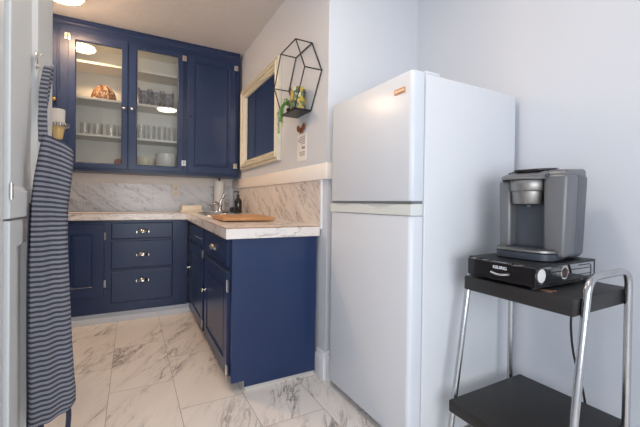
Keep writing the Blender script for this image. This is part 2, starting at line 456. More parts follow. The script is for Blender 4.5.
# ------------------------------------------------------------------ hardware builders
def knob(parent, mp, a, z, mat='nickel', r=.015):
    o = Vector(mp(a, 0, z)); n = (Vector(mp(a, -1, z)) - o).normalized()
    bm = BM(); lathe(bm, [(r*.55, 0), (r*.4, .004), (r*.4, .012), (r*.9, .015), (r, .02), (r*.85, .026), (r*.3, .029)], o, n, 16)
    return obj('knob', bm, mat, parent, 50)
def hinge(parent, mp, a, z, h=.055, wd=.018):
    bm = BM()
    for s in (-1, 1):
        p0 = mp(a + s*.002, .0, z-h/2); p1 = mp(a + s*(wd+.002), -.0025, z+h/2)
        box(bm, *[f for i in range(3) for f in sorted((p0[i], p1[i]))], .0008, 1)
    p0 = mp(a, -.003, z-h/2); p1 = mp(a, -.003, z+h/2); cyl(bm, p0, p1, .0035, 8)
    return obj('hinge', bm, 'nickel', parent, 40)
def cup_pull(parent, mp, a, z, wd=.046, ht=.036, dp=.026):
    bm = BM(); n, m = 16, 6
    rings = []
    for j in range(m+1):
        th = math.pi/2*j/m; row = []
        for i in range(n+1):
            ph = math.pi*i/n
            row.append(Vector(mp(a - wd*math.cos(ph)*math.cos(th*.98), -dp*math.sin(ph)*math.cos(th*.98)-.001, z - .012 + ht*math.sin(th))))
        rings.append(row)
    V = [[bm.verts.new(p) for p in r] for r in rings]
    for j in range(m):
        for i in range(n): bm.faces.new((V[j][i], V[j][i+1], V[j+1][i+1], V[j+1][i]))
    bmesh.ops.solidify(bm, geom=list(bm.faces), thickness=.002)
    for s in (-1, 1):
        p0 = mp(a+s*wd*.98, 0, z-.016); p1 = mp(a+s*wd*1.10, -.003, z+.004)
        box(bm, *[f for i in range(3) for f in sorted((p0[i], p1[i]))])
    return obj('cup_pull', bm, 'nickel', parent, 60)
def panel_leaf(parent, mp, a0, a1, z0, z1, st=.055, T=.019, name='door', rb=None):
    bm = BM(); rb = rb or st
    ringloft(bm, mp, [(a0, a1, z0, z1, T), (a0, a1, z0, z1, .003), (a0+.003, a1-.003, z0+.003, z1-.003, 0), (a0+st, a1-st, z0+rb, z1-st, 0),
                      (a0+st+.006, a1-st-.006, z0+rb+.006, z1-st-.006, .008), (a0+st+.014, a1-st-.014, z0+rb+.014, z1-st-.014, .008),
                      (a0+st+.032, a1-st-.032, z0+rb+.032, z1-st-.032, .003)])
    return obj(name, bm, 'navy', parent)
def slab_front(parent, mp, a0, a1, z0, z1, T=.019, name='drawer'):
    bm = BM()
    ringloft(bm, mp, [(a0, a1, z0, z1, T), (a0, a1, z0, z1, .006), (a0+.004, a1-.004, z0+.004, z1-.004, .001), (a0+.009, a1-.009, z0+.009, z1-.009, 0)])
    return obj(name, bm, 'navy', parent)

# ------------------------------------------------------------------ upper cabinet
YU = 3.68
um = lambda a, d, z: (a, YU-.018+d, z)          # door fronts
uc = thing('upper_cabinet', 'navy wall cabinet with two glass doors hung above the back counter', 'cabinet', (.18, 3.85, 1.325))
b = BM()
box(b, XL, -.60, YU+.02, YB, 1.325, 2.53); box(b, .965, .990, YU+.02, YB, 1.325, 2.53); box(b, .455, .475, YU+.02, YB, 1.345, 2.51)
box(b, -.60, .965, YU+.02, YB, 1.325, 1.345); box(b, -.60, .965, YU+.02, YB, 2.51, 2.53); box(b, -.60, .965, YB-.012, YB, 1.345, 2.51)
box(b, -.535, -.520, YU+.02, YB-.012, 1.345, 2.51)
obj('carcass', b, 'cab_in', uc)
b = BM()
for x0, x1, z0, z1 in ((XL, .990, 2.485, 2.575), (XL, .990, 1.325, 1.365), (XL, -.595, 1.365, 2.485), (-.56, -.468, 1.365, 2.485), (-.064, -.010, 1.365, 2.485), (.418, .505, 1.365, 2.485), (.930, .990, 1.365, 2.485)):
    box(b, x0, x1, YU, YU+.02, z0, z1)
box(b, XL, .990, YU+.0205, YB, 1.318, 1.3245); box(b, .9905, .995, YU, YB, 1.325, 2.575)
obj('face_frame', b, 'navy', uc)
b = BM()
prism(b, [(YU+.03, 2.53), (YU-.006, 2.572), (YU-.008, 2.590), (YU-.018, 2.600), (YU-.018, 2.624), (YU+.03, 2.624)], XL, .998, lambda y, z, x: (x, y, z))
obj('crown_moulding', b, 'navy', uc, 30)
for z in (1.645, 1.972, 2.290):
    b = BM(); box(b, -.52, .455, YU+.045, YB-.013, z-.012, z+.010, .003); obj('shelf', b, 'cab_in', uc)
def glass_door(a0, a1, z0, z1, o0, o1, p0, p1):
    bm = BM(); T = .02
    ringloft(bm, um, [(a0, a1, z0, z1, T), (a0, a1, z0, z1, .003), (a0+.003, a1-.003, z0+.003, z1-.003, 0), (o0-.008, o1+.008, p0-.008, p1+.008, 0),
                      (o0, o1, p0, p1, .007), (o0, o1, p0, p1, T)], 'close')
    d = obj('door', bm, 'navy', uc)
    bm = BM(); x0, y0, z0_ = um(o0-.001, .010, p0-.001); x1, y1, z1_ = um(o1+.001, .013, p1+.001)
    box(bm, x0, x1, y0, y1, z0_, z1_); obj('glass_pane', bm, 'glass', d)
    return d
da = glass_door(-.490, -.040, 1.345, 2.515, -.433, -.090, 1.392, 2.440)
db = glass_door(-.034, .440, 1.345, 2.515, .037, .385, 1.395, 2.465)
dc = panel_leaf(uc, um, .482, .953, 1.345, 2.515, .060)
dd = panel_leaf(uc, um, -.615, -.552, 1.345, 2.515, .012)
knob(da, um, -.068, 1.90); knob(db, um, -.005, 1.90); knob(dd, um, -.580, 1.905, 'brass', .017); knob(dc, um, .508, 1.90, 'black', .008)
for par, a in ((da, -.495), (db, .446), (dc, .957)):
    for z in (2.462, 1.435): hinge(par, um, a, z)

# things in the upper cabinet
def up_y(u): return u
t = thing('ornament', 'brown and cream patterned domed ornament on the second shelf behind the left glass door', 'ornament', (-.245, 3.86, 1.983))
b = BM()
rings = []
for j in range(11):
    th = math.pi/2*j/10; row = []
    for i in range(40):
        ph = 2*math.pi*i/40; rr = (1 + .05*math.cos(ph*10))*math.cos(th*.97)
        row.append((-.24 + .100*rr*math.cos(ph), 3.87 + .07*rr*math.sin(ph), 1.993 + .150*math.sin(th)))
    rings.append(row)
loft(b, rings); obj('dome', b, 'ornament', t, 60)
b = BM(); lathe(b, [(.06, 0), (.066, .004), (.06, .012)], (-.24, 3.87, 1.983), seg=24); obj('foot', b, 'ornament', t, 50)

def tumbler(x, y, z, h, r, label, grp):
    bm = BM(); lathe(bm, [(r*.82, 0), (r*.84, .003), (r, h), (r-.003, h), (r*.8, .008), (.001, .008)], (x, y, z), seg=20)
    return tag(obj('drinking_glass', bm, 'tumbler', None, 40, origin=(x, y, z)), label, 'glass', grp)
G1, G2 = 'tumblers behind the left glass door', 'tumblers behind the right glass door'
o4 = ('leftmost', 'second from left', 'third from left', 'rightmost')
for i, x in enumerate((-.385, -.285, -.178, -.085)):
    tumbler(x, 3.86, 1.6555, .118, .044, 'clear short tumbler on the third shelf behind left glass door, '+o4[i], G1)
for i, x in enumerate((.075, .165, .262, .355)):
    tumbler(x, 3.86, 1.6555, .150, .040, 'clear tall tumbler on the third shelf behind right glass door, '+o4[i], G2)
mug0 = None
for i, x in enumerate((.095, .205, .315)):
    lab = 'grey patterned cup with pointed ears on shelf behind right glass door, ' + ('left of three', 'middle of three', 'right of three')[i]
    if mug0 is None:
        t = mug0 = thing('eared_cup', lab, 'cup', (x, 3.86, 1.983), 'grey eared cups')
        b = BM(); lathe(b, [(.042, 0), (.048, .004), (.044, .035), (.052, .11), (.0535, .150), (.050, .151), (.048, .11), (.040, .035), (.001, .008)], (x, 3.86, 1.983), seg=24); obj('bowl', b, 'grey_mug', t, 60)
        for s in (-1, 1):
            b = BM(); lathe(b, [(.016, 0), (.011, .02), (.002, .040)], (x+s*.037, 3.845, 2.128), (s*.25, 0, 1), 10); obj('ear', b, 'grey_mug', t, 60)
            b = BM(); tube(b, smooth_path([(x+s*.035, 3.83, 2.085), (x+s*.042, 3.808, 2.07), (x+s*.040, 3.808, 2.035), (x+s*.028, 3.83, 2.02)], 5), .006, 8); obj('handle', b, 'grey_mug', t, 60)
    else:
        c = copy_tree(mug0); c.location.x = x; c['label'] = lab
b = BM(); lathe(b, [(.026, 0), (.036, .05), (.038, .09), (.030, .104), (.012, .112)], (-.115, 3.86, 1.3455), seg=20)
tag(obj('small_pot', b, 'pink_pot', None, 50, origin=(-.115, 3.86, 1.3455)), 'small pinkish brown pot on the cabinet bottom behind left glass door', 'pot')
b = BM(); lathe(b, [(.055, 0), (.06, .005), (.095, .05), (.10, .185), (.094, .185), (.085, .055), (.001, .015)], (.305, 3.85, 1.3455), seg=32)
tag(obj('serving_bowl', b, 'china', None, 50, origin=(.305, 3.85, 1.3455)), 'tall white bowl on the cabinet bottom behind right glass door', 'bowl')
b = BM(); lathe(b, [(.05, 0), (.055, .005), (.085, .06), (.09, .135), (.085, .135), (.078, .06), (.001, .012)], (.105, 3.86, 1.3455), seg=28)
tag(obj('mixing_bowl', b, 'cream_tin', None, 50, origin=(.105, 3.86, 1.3455)), 'cream bowl left of the tall white bowl behind right glass door', 'bowl')

# ------------------------------------------------------------------ base cabinet along the back wall
YL = 3.51
lm_ = lambda a, d, z: (a, YL-.016+d, z)
bc = thing('base_cabinet', 'navy base cabinet with three drawers and a door under back counter', 'cabinet', (-.06, 3.76, 0))
b = BM(); box(b, XL, .468, YL, YB-.012, .085, .884); obj('body', b, 'navy', bc)
d = panel_leaf(bc, lm_, -.530, -.207, .235, .858, .085)
for z in (.753, .344): hinge(d, lm_, -.200, z, .065, .005)
for z0, z1, zp in ((.722, .864, .788), (.462, .704, .582), (.165, .442, .352)):
    d = slab_front(bc, lm_, -.155, .337, z0, z1)
    cup_pull(d, lm_, .088, zp)
b = BM(); box(b, XL, .49, YL+.02, YL+.04, 0, .0845, .003); box(b, XL, .50, YL-.002, YL+.02, 0, .05, .004); obj('toe_board', b, 'toe', bc)

# ------------------------------------------------------------------ sink cabinet along the side wall
XF, YP = .49, 1.917
pm = lambda a, d, z: (XF-.016+d, a, z)
sc_ = thing('sink_cabinet', 'navy sink cabinet with plain end panel facing the room', 'cabinet', (.73, 2.9, 0))
b = BM()
zz = lambda y, drop=.0605: zt(y)-drop
def slab(bm, x0, x1, y0, y1, zb0, zb1, f):
    v = box(bm, x0, x1, y0, y1, 0, 1)
    for p in v:
        p.co.z = f(p.co.y) if p.co.z > .5 else (zb0 if p.co.y == y0 else zb1)
slab(b, XF, XF+.02, YP, 3.49, .085, .085, zz); slab(b, XA-.045, XA-.026, YP, 3.49, .085, .085, zz)
slab(b, XF+.02, XA-.045, YP, YP+.02, .085, .085, zz); slab(b, XF+.02, XA-.045, 3.47, 3.49, .085, .085, lambda y: .72); box(b, XF+.02, XA-.045, YP+.02, 3.47, .085, .105)
obj('body', b, 'navy', sc_)
b = BM()
prism(b, [(XF-.004, .058), (.562, .058), (.562, .022), (XA-.026, .022), (XA-.020, zz(1.905)), (XF-.004, zz(1.905))], 1.905, 1.9168, lambda x, z, y: (x, y, z))
obj('end_panel', b, 'navy', sc_)
b = BM(); box(b, .560, .580, 1.93, 3.49, 0, .0845); box(b, .565, XA-.028, 1.9085, 1.9165, 0, .0215); obj('toe_board', b, 'toe_beige', sc_)
dn = panel_leaf(sc_, pm, 1.965, 2.655, .075, .660, .075); knob(dn, pm, 2.620, .418)
for z in (.588, .112): hinge(dn, pm, 1.958, z, .07)
df = panel_leaf(sc_, pm, 2.735, 3.430, .075, .690, .075); knob(df, pm, 3.390, .452)
for z in (.660, .140): hinge(df, pm, 2.728, z, .06)
dr = slab_front(sc_, pm, 1.985, 2.665, .690, .842); cup_pull(dr, pm, 2.345, .764, .05, .036, .03)
ff = slab_front(sc_, pm, 2.735, 3.430, .712, .850, name='false_front')
for i in range(5):
    b = BM(); box(b, XF-.0175, XF-.0158, 2.80+i*.062, 2.83+i*.062, .765, .771); obj('vent_slot', b, 'nickel', ff)
b = BM(); box(b, XF-.002, XF+.0, 3.485, 3.4895, .09, .86); obj('filler_strip', b, 'navy', sc_)

# ------------------------------------------------------------------ countertop (one L-shaped piece with a sink cut-out)
CX, CY = .448, 3.478
SX0, SX1, SY0, SY1 = .56, .855, 3.03, 3.50
ct = thing('countertop', 'white marble L-shaped countertop with veined edge running along two walls', 'countertop', (.4, 3.7, .9))
b = BM()
xs = sorted({XL, CX, SX0, SX1, XA-.0101}); ys = sorted({1.889, 3.478, SY0, SY1, YB-.0101})
def inside(x, y):
    if SX0 < x < SX1 and SY0 < y < SY1: return False
    return x > CX or y > CY
cells = {(i, j) for i in range(len(xs)-1) for j in range(len(ys)-1) if inside((xs[i]+xs[i+1])/2, (ys[j]+ys[j+1])/2)}
vc = {}
def vv(i, j, k):
    if (i, j, k) not in vc:
        z = zt(ys[j]); vc[i, j, k] = b.verts.new((xs[i], ys[j], z if k else z-.060))
    return vc[i, j, k]
for (i, j) in cells:
    b.faces.new([vv(i, j, 1), vv(i+1, j, 1), vv(i+1, j+1, 1), vv(i, j+1, 1)])
    b.faces.new([vv(i, j, 0), vv(i, j+1, 0), vv(i+1, j+1, 0), vv(i+1, j, 0)])
    for di, dj, p, q in ((-1, 0, (i, j), (i, j+1)), (1, 0, (i+1, j), (i+1, j+1)), (0, -1, (i, j), (i+1, j)), (0, 1, (i, j+1), (i+1, j+1))):
        if (i+di, j+dj) not in cells: b.faces.new([vv(*p, 0), vv(*q, 0), vv(*q, 1), vv(*p, 1)])
obj('slab', b, 'counter', ct)
b = BM()
for (xa, ya, xb, yb) in ((CX, 1.889, XA-.0101, 1.889), (CX, 1.889, CX, CY), (XL, CY, CX, CY)):
    tube(b, [(xa, ya, zt(ya)-.0015), (xb, yb, zt(yb)-.0015)], .0022, 6)
obj('edge_seam', b, 'ring_wood', ct)

# sink
sk = thing('kitchen_sink', 'stainless steel drop-in sink set into the side counter', 'sink', ((SX0+SX1)/2, (SY0+SY1)/2, zt(3.3)))
b = BM(); nn = 40
def rr(cx, cy, hx, hy, z, p=5):
    out = []
    for k in range(nn):
        t_ = 2*math.pi*k/nn; c, s = math.cos(t_), math.sin(t_)
        y = cy + hy*math.copysign(abs(s)**(2/p), s)
        out.append((cx + hx*math.copysign(abs(c)**(2/p), c), y, z + (zt(y) if z > -.02 else zt(3.3))))
    return out
scx, scy = (SX0+SX1)/2, (SY0+SY1)/2; hx, hy = (SX1-SX0)/2, (SY1-SY0)/2
loft(b, [rr(scx, scy, hx-.012, hy-.012, -.010), rr(scx, scy, hx-.002, hy-.002, .0005), rr(scx, scy, hx+.022, hy+.022, .0005), rr(scx, scy, hx+.020, hy+.020, .005), rr(scx, scy, hx-.006, hy-.006, .006), rr(scx, scy, hx-.016, hy-.016, -.006),
         rr(scx, scy, hx-.022, hy-.022, -.15), rr(scx, scy, hx*.3, hy*.2, -.158)])
obj('basin', b, 'steel', sk, 50)
b = BM(); lathe(b, [(.04, 0), (.042, .003), (.03, .004)], (scx, scy, zt(3.3)-.157), seg=20); obj('drain', b, 'chrome', sk, 50)

fa = thing('kitchen_faucet', 'chrome single-lever faucet standing at the far end of the sink', 'faucet', (.800, 3.66, zt(3.66)))
z0 = zt(3.66)
b = BM()
loft(b, [[(.800+(.10-q)*math.cos(2*math.pi*k/24), 3.66+(.032-q)*math.sin(2*math.pi*k/24), z0+z) for k in range(24)] for q, z in ((0, 0), (0, .008), (.006, .014), (.03, .016))])
obj('base_plate', b, 'chrome', fa, 50)
b = BM(); lathe(b, [(.024, .012), (.022, .05), (.026, .065), (.024, .085), (.010, .093)], (.800, 3.66, z0), seg=20); obj('valve_body', b, 'chrome', fa, 50)
b = BM(); tube(b, smooth_path([(.800, 3.66, z0+.055), (.770, 3.60, z0+.085), (.735, 3.52, z0+.10), (.715, 3.47, z0+.092), (.712, 3.46, z0+.070)], 6), .012, 12); obj('spout', b, 'chrome', fa, 60)
b = BM(); tube(b, smooth_path([(.800, 3.66, z0+.085), (.812, 3.66, z0+.12), (.826, 3.655, z0+.150), (.838, 3.65, z0+.182)], 5), .013, 12); sph(b, (.839, 3.65, z0+.186), .017, 12); obj('lever', b, 'chrome', fa, 60)

# towel roll on its stand
tr = thing('paper_towel_roll', 'white paper towel roll upright on a stand in the counter corner', 'paper towel', (.845, 3.90, zt(4)))
z0 = zt(4)
b = BM(); lathe(b, [(.07, 0), (.07, .006), (.06, .012)], (.845, 3.90, z0), seg=28); obj('stand_base', b, 'black', tr, 50)
b = BM(); lathe(b, [(.020, .014), (.056, .014), (.056, .335), (.020, .335), (.0201, .014)], (.845, 3.90, z0), seg=32); obj('roll', b, 'paper', tr, 40)
b = BM(); cyl(b, (.845, 3.90, z0+.01), (.845, 3.90, z0+.352), .007, 10); sph(b, (.845, 3.90, z0+.354), .011, 10); obj('stand_rod', b, 'black', tr, 50)

# soap bottle and sponge holder
z0 = zt(3.42)
sb = thing('soap_bottle', 'dark pump bottle beside the sink against side backsplash', 'bottle', (.925, 3.42, z0))
b = BM(); lathe(b, [(.034, 0), (.037, .005), (.037, .115), (.030, .138), (.015, .150), (.014, .165)], (.925, 3.42, z0), seg=24); obj('bottle_body', b, 'amber_dark', sb, 45)
b = BM(); lathe(b, [(.017, .163), (.017, .182), (.008, .184), (.007, .205), (.015, .207), (.015, .216), (.006, .218)], (.925, 3.42, z0), seg=16); tube(b, [(.925, 3.42, z0+.211), (.895, 3.42, z0+.211), (.882, 3.42, z0+.204)], .005, 8); obj('pump', b, 'gloss_black', sb, 45)
z0 = zt(3.6)
sh_ = thing('sponge_holder', 'small black sponge holder behind the dark soap bottle', 'sponge holder', (.925, 3.60, z0))
b = BM(); box(b, .895, .955, 3.565, 3.635, z0, z0+.008, .002); box(b, .895, .955, 3.565, 3.571, z0+.006, z0+.05, .002); box(b, .895, .955, 3.629, 3.635, z0+.006, z0+.05, .002); box(b, .895, .901, 3.565, 3.635, z0+.006, z0+.05, .002); box(b, .949, .955, 3.565, 3.635, z0+.006, z0+.05, .002)
obj('caddy', b, 'black', sh_, 40)
b = BM(); box(b, .904, .946, 3.575, 3.625, z0+.009, z0+.056, .004); obj('sponge', b, 'keurig_dark', sh_, 40)

# cream dish on the back counter
z0 = zt(4)
dsh = thing('butter_dish', 'cream rectangular lidded dish on back counter under the outlet', 'dish', (.545, 3.85, z0))
b = BM(); box(b, .440, .655, 3.80, 3.90, z0, z0+.012, .004); obj('dish_base', b, 'cream_tin', dsh, 40)
b = BM(); v = box(b, .447, .648, 3.806, 3.894, z0+.0125, z0+.072)
for p in v:
    if p.co.z > z0+.05: p.co.x = .545 + (p.co.x-.545)*.95; p.co.y = 3.85 + (p.co.y-3.85)*.8
bmesh.ops.bevel(b, geom=list(b.edges), offset=.006, segments=3, profile=.5, affect='EDGES'); obj('dish_lid', b, 'cream_tin', dsh, 40)

# cutting board
cbz = zt(2.48)+.0085
b = BM(); v = []
box(b, .525, .885, 2.30, 2.66, cbz-.0145+.012, cbz+.022, .006, 3)
cb = obj('cutting_board', b, 'tan_wood', None, 40, origin=(.705, 2.48, cbz)); tag(cb, 'tan wooden cutting board lying on the side counter near its end', 'cutting board')
cb.rotation_euler.x = math.atan(.0205)

# outlet
ou = thing('power_outlet', 'cream wall outlet plate on the marble backsplash of back wall', 'outlet', (.41, YB-.011, 1.165))
b = BM(); box(b, .370, .450, YB-.0165, YB-.0105, 1.102, 1.232, .003); obj('cover_plate', b, 'cream', ou, 40)
for z in (1.190, 1.142):
    b = BM(); box(b, .393, .427, YB-.0195, YB-.0166, z-.017, z+.017, .004); rc = obj('receptacle', b, 'cream_tin', ou, 40)
    b = BM(); box(b, .401, .404, YB-.0205, YB-.0193, z-.004, z+.008); box(b, .416, .419, YB-.0205, YB-.0193, z-.004, z+.008); cyl(b, (.410, YB-.0205, z-.009), (.410, YB-.0193, z-.009), .003, 8); obj('slot', b, 'ring_wood', rc)

# ------------------------------------------------------------------ refrigerator
fx0, fx1, fy0, fy1 = 1.010, 1.702, 1.083, 1.742
fr = thing('refrigerator', 'white top-freezer refrigerator standing against the alcove wall', 'refrigerator', (1.36, 1.39, 0))
b = BM(); box(b, fx0+.074, fx1, fy0, fy1, .035, 1.611, .006, 3); obj('cabinet', b, 'fridge_side', fr, 40)
def fdoor(name, z0, z1):
    bm = BM()
    n = 8; r = .020; pts = []
    for (cx, cy, a0) in ((fx0+r, fy0+r, 180), (fx0+.068-.003, fy0+.003, 270), (fx0+.068-.003, fy1-.003, 0), (fx0+r, fy1-r, 90)):
        rad = r if cx < fx0+.03 else .003
        for k in range(n+1):
            a = math.radians(a0 + 90*k/n); pts.append((cx+rad*math.cos(a), cy+rad*math.sin(a)))
    c = Vector((fx0+.034, (fy0+fy1)/2))
    def ins(d): return [(c.x+(x-c.x)*(1-d/.034), c.y+(y-c.y)*(1-d/.31)) for x, y in pts]
    rings = []
    for z, d in ((z0, .006), (z0+.002, .002), (z0+.008, 0), (z1-.008, 0), (z1-.002, .002), (z1, .006)):
        rings.append([(x, y, z) for x, y in ins(d)])
    loft(bm, rings); return obj(name, bm, 'fridge', fr, 35)
fz = fdoor('freezer_door', 1.071, 1.616); fd = fdoor('fridge_door', .040, 1.010)
b = BM(); box(b, fx0+.0685, fx0+.0735, fy0+.012, fy1-.012, .05, 1.59); obj('gasket', b, 'gasket', fr)
# handle strip between the doors: a pale ledge with a shallow scooped grip
b = BM()
yy0, yy1 = fy0+.001, fy1-.001; N = 30
def scoop(y):
    t = (y-yy0)/(yy1-yy0)
    return .022*math.exp(-((t-.35)/.13)**4) + .010*math.exp(-((t-.80)/.10)**4)
lo_, hi_ = [], []
prof = []
for k in range(N+1):
    y = yy0+(yy1-yy0)*k/N; s = scoop(y)
    prof.append([(fx0+.066, y, 1.0115), (fx0-.002, y, 1.0115), (fx0-.002, y, 1.058-s), (fx0+.016, y, 1.058-s*.9), (fx0+.016, y, 1.060), (fx0+.066, y, 1.060)])
loft(b, prof); obj('handle_strip', b, 'fridge_strip', fd, 30)
b = BM(); box(b, fx0+.010, fx0+.066, fy0+.006, fy1-.006, 1.0605, 1.0705); obj('door_gap_seal', b, 'gasket', fd)
b = BM(); box(b, fx0+.076, fx0+.165, fy0+.004, fy0+.070, 1.6115, 1.625, .005); obj('hinge_cover', b, 'fridge_side', fr, 40)
b = BM(); box(b, fx0-.002, fx0-.0005, 1.125, 1.195, 1.532, 1.556, .0006, 1); bd = obj('badge', b, 'badge', fz)
b = BM()
for k in range(7): box(b, fx0-.0028, fx0-.002, 1.132+k*.0085, 1.137+k*.0085, 1.541, 1.548)
obj('badge_lettering', b, 'cream', bd)
for (x, y) in ((fx0+.12, fy0+.05), (fx0+.12, fy1-.05), (fx1-.05, fy0+.05), (fx1-.05, fy1-.05)):
    b = BM(); lathe(b, [(.018, 0), (.02, .006), (.016, .036)], (x, y, 0), seg=14); obj('foot', b, 'black', fr, 50)
b = BM(); box(b, fx0+.080, fx0+.095, fy0+.02, fy1-.02, .012, .0345); obj('kick_grille', b, 'black', fr)

# ------------------------------------------------------------------ cart
ca = thing('rolling_cart', 'two-tier stand with black shelves and bent chrome tube legs beside the fridge', 'stand', (1.38, .78, 0))
def shelf_board(x0, x1, y0, y1, z0, z1):
    bm = BM(); box(bm, x0, x1, y0, y1, z0, z1, .006, 2); return obj('shelf', bm, 'black_shelf', ca, 40)
ts = shelf_board(1.222, 1.605, .580, .990, .708, .765)
ls = shelf_board(1.135, 1.610, .580, .985, .222, .270)
b = BM()
for cx, cy, rx, ry in ((1.268, .690, .016, .022), (1.255, .672, .007, .014), (1.286, .672, .008, .010)):
    prism(b, [(cx+rx*math.cos(k*.524)*(1+.3*math.sin(k*3.1)), cy+ry*math.sin(k*.524)*(1+.3*math.cos(k*2.3))) for k in range(12)], .7651, .7654)
obj('worn_patch', b, 'worn', ts)
for yf in (.5675, 1.0025):
    b = BM()
    path = fillet([(1.149, yf, .0), (1.285, yf, .832), (1.566, yf, .832), (1.560, yf, 0)], .060, 9)
    tube(b, path, .0122, 14); lf = obj('leg_frame', b, 'chrome_worn', ca, 60)
    for x in (1.149, 1.560):
        b = BM(); lathe(b, [(.0155, .0), (.0165, .003), (.0155, .03), (.0125, .032)], (x, yf, 0), seg=14); obj('foot_cap', b, 'rubber', lf, 50)

# ------------------------------------------------------------------ pod drawer under the coffee maker
px0, px1, py0, py1, pz0, pz1 = 1.218, 1.618, .692, .966, .777, .851
pd = thing('pod_drawer', 'black coffee pod drawer with wire sides on the top shelf of the stand', 'drawer', (1.42, .83, .765))
b = BM(); box(b, px0+.004, px1, py0, py1, pz1-.004, pz1, .0015, 1); obj('top_plate', b, 'black', pd, 40)
b = BM()
box(b, px0-.004, px0+.003, py0, py1, pz0, pz1-.008, .002, 1)
dwf = obj('drawer_front', b, 'gloss_black', pd, 40)
ymid = (py0+py1)/2-.004
b = BM()
pts = [(px0-.006-.006*math.sin(math.pi*k/14), ymid+.034-.068*k/14, .805-.004*math.sin(math.pi*k/14)) for k in range(15)]
tube(b, pts, .0042, 8); obj('drawer_handle', b, 'chrome', dwf, 60)
text_mesh('lettering', 'KEURIG', .0155, lambda x, y, z: (px0-.0046-z, ymid-x*1.05, .825+y), .0006, 'logo', dwf)
b = BM()
r = .0024
for y in (py0+.003, py1-.003):
    tube(b, fillet([(px0+.006, y, pz0), (px0+.006, y, pz1-.006)], .001, 1), r, 6)
    tube(b, [(px1-.004, y, pz0), (px1-.004, y, pz1-.005)], r, 6)
    tube(b, [(px0+.004, y, pz0), (px1-.002, y, pz0)], r, 6); tube(b, [(px0+.004, y, pz1-.006), (px1-.002, y, pz1-.006)], r, 6)
    for z in (.80, .822): tube(b, [(px0+.08, y, z), (px1-.03, y, z)], .0016, 6)
    tube(b, fillet([(px1-.12, y, .835), (px1-.03, y, .835), (px1-.03, y, .79), (px1-.12, y, .79)], .012, 5), .0018, 6)
for k in range(9):
    x = px0+.03+k*.045; tube(b, [(x, py0+.003, pz0), (x, py1-.003, pz0)], .0016, 6)
obj('wire_sides', b, 'black', pd, 60)
b = BM(); box(b, px0+.01, px1-.02, py0+.008, py1-.008, pz0+.002, pz0+.006); obj('tray', b, 'black', pd)
for x in (px0+.02, px1-.03):
    for y in (py0+.02, py1-.02):
        b = BM(); lathe(b, [(.009, 0), (.010, .003), (.008, .0118)], (x, y, .7653), seg=12); obj('foot', b, 'rubber', pd, 50)
# pods lying in the drawer
pod0 = None
where = ('near the drawer front', 'near the drawer middle')
for i, x in enumerate((1.285, 1.435)):
    lab = ('white-lidded coffee pod', 'brown-lidded coffee pod')[i] + ' lying behind the wire drawer side, ' + where[i]
    if pod0 is None:
        pod0 = t = thing('coffee_pod', lab, 'coffee pod', (x, .722, .8088), 'coffee pods in the drawer')
        b = BM(); lathe(b, [(.0165, .042), (.0178, .040), (.0215, .006), (.0215, .002)], (x, .712, .8088), (0, 1, 0), 20); obj('pod_cup', b, 'pod', t, 50)
        b = BM(); lathe(b, [(.0248, .0022), (.0252, .001), (.0248, 0), (.020, 0)], (x, .712, .8088), (0, 1, 0), 24); obj('rim', b, 'pod', t, 50)
        b = BM(); lathe(b, [(.0195, 0), (.0190, -.0008)], (x, .7118, .8088), (0, 1, 0), 24); obj('pod_lid', b, 'pod_lid', t)
    else:
        c = copy_tree(pod0); c.location.x = x; c['label'] = lab
for ch in pod0.children:
    if ch.name.startswith('pod_lid'): ch.data = ch.data.copy(); ch.data.materials[0] = MT['pod']

# ------------------------------------------------------------------ coffee maker (built facing -x, turned on its base)
km = thing('coffee_maker', 'grey single-serve coffee maker standing on the black pod drawer', 'coffee maker', (1.482, .838, .8515), rz=math.radians(10))
def lobj(n, bm, m, sm=40, par=None): return obj(n, bm, m, par or km, sm, local=True)
def tbox(bm, x0, x1, y0, y1, z0, z1, dx0=0, dx1=0, dy0=0, dy1=0, bev=.012, seg=4):
    v = box(bm, x0, x1, y0, y1, z0, z1)
    for p in v:
        if p.co.z > (z0+z1)/2:
            p.co.x += dx0 if p.co.x < (x0+x1)/2 else dx1
            p.co.y += dy0 if p.co.y < (y0+y1)/2 else dy1
    es = list({e for p in v for e in p.link_edges})
    bmesh.ops.bevel(bm, geom=es, offset=bev, segments=seg, profile=.5, affect='EDGES')
H = .345
# main shell: two front pillars plus crown
b = BM()
tbox(b, -.100, .02, .068, .112, .012, .300, -.004, 0, 0, .006, .014)      # left pillar
tbox(b, -.105, .02, -.124, -.052, .012, .318, -.006, 0, -.010, 0, .014)    # right pillar
tbox(b, -.060, .06, -.070, .090, .225, .305, -.02, 0, 0, 0, .010)         # crown between
lobj('shell', b, 'keurig_body')
b = BM(); tbox(b, -.010, .118, -.126, .110, .004, .326, 0, .010, -.010, .010, .020); lobj('rear_housing', b, 'keurig_side')
b = BM(); box(b, -.052, -.010, -.060, .080, .035, .232); lobj('recess_panel', b, 'keurig_dark')
# brew head: stepped drum
b = BM()
lathe(b, [(.054, .206), (.057, .209), (.060, .2545)], (-.075, .012, 0), seg=40); lobj('brew_head', b, 'keurig_head', 50)
b = BM(); lathe(b, [(.064, .255), (.067, .258), (.069, .296), (.066, .300)], (-.072, .012, 0), seg=40); lobj('head_band', b, 'keurig_head', 50)
b = BM(); lathe(b, [(.012, .196), (.014, .2055)], (-.072, .012, 0), seg=20); lobj('nozzle', b, 'keurig_dark', 50)
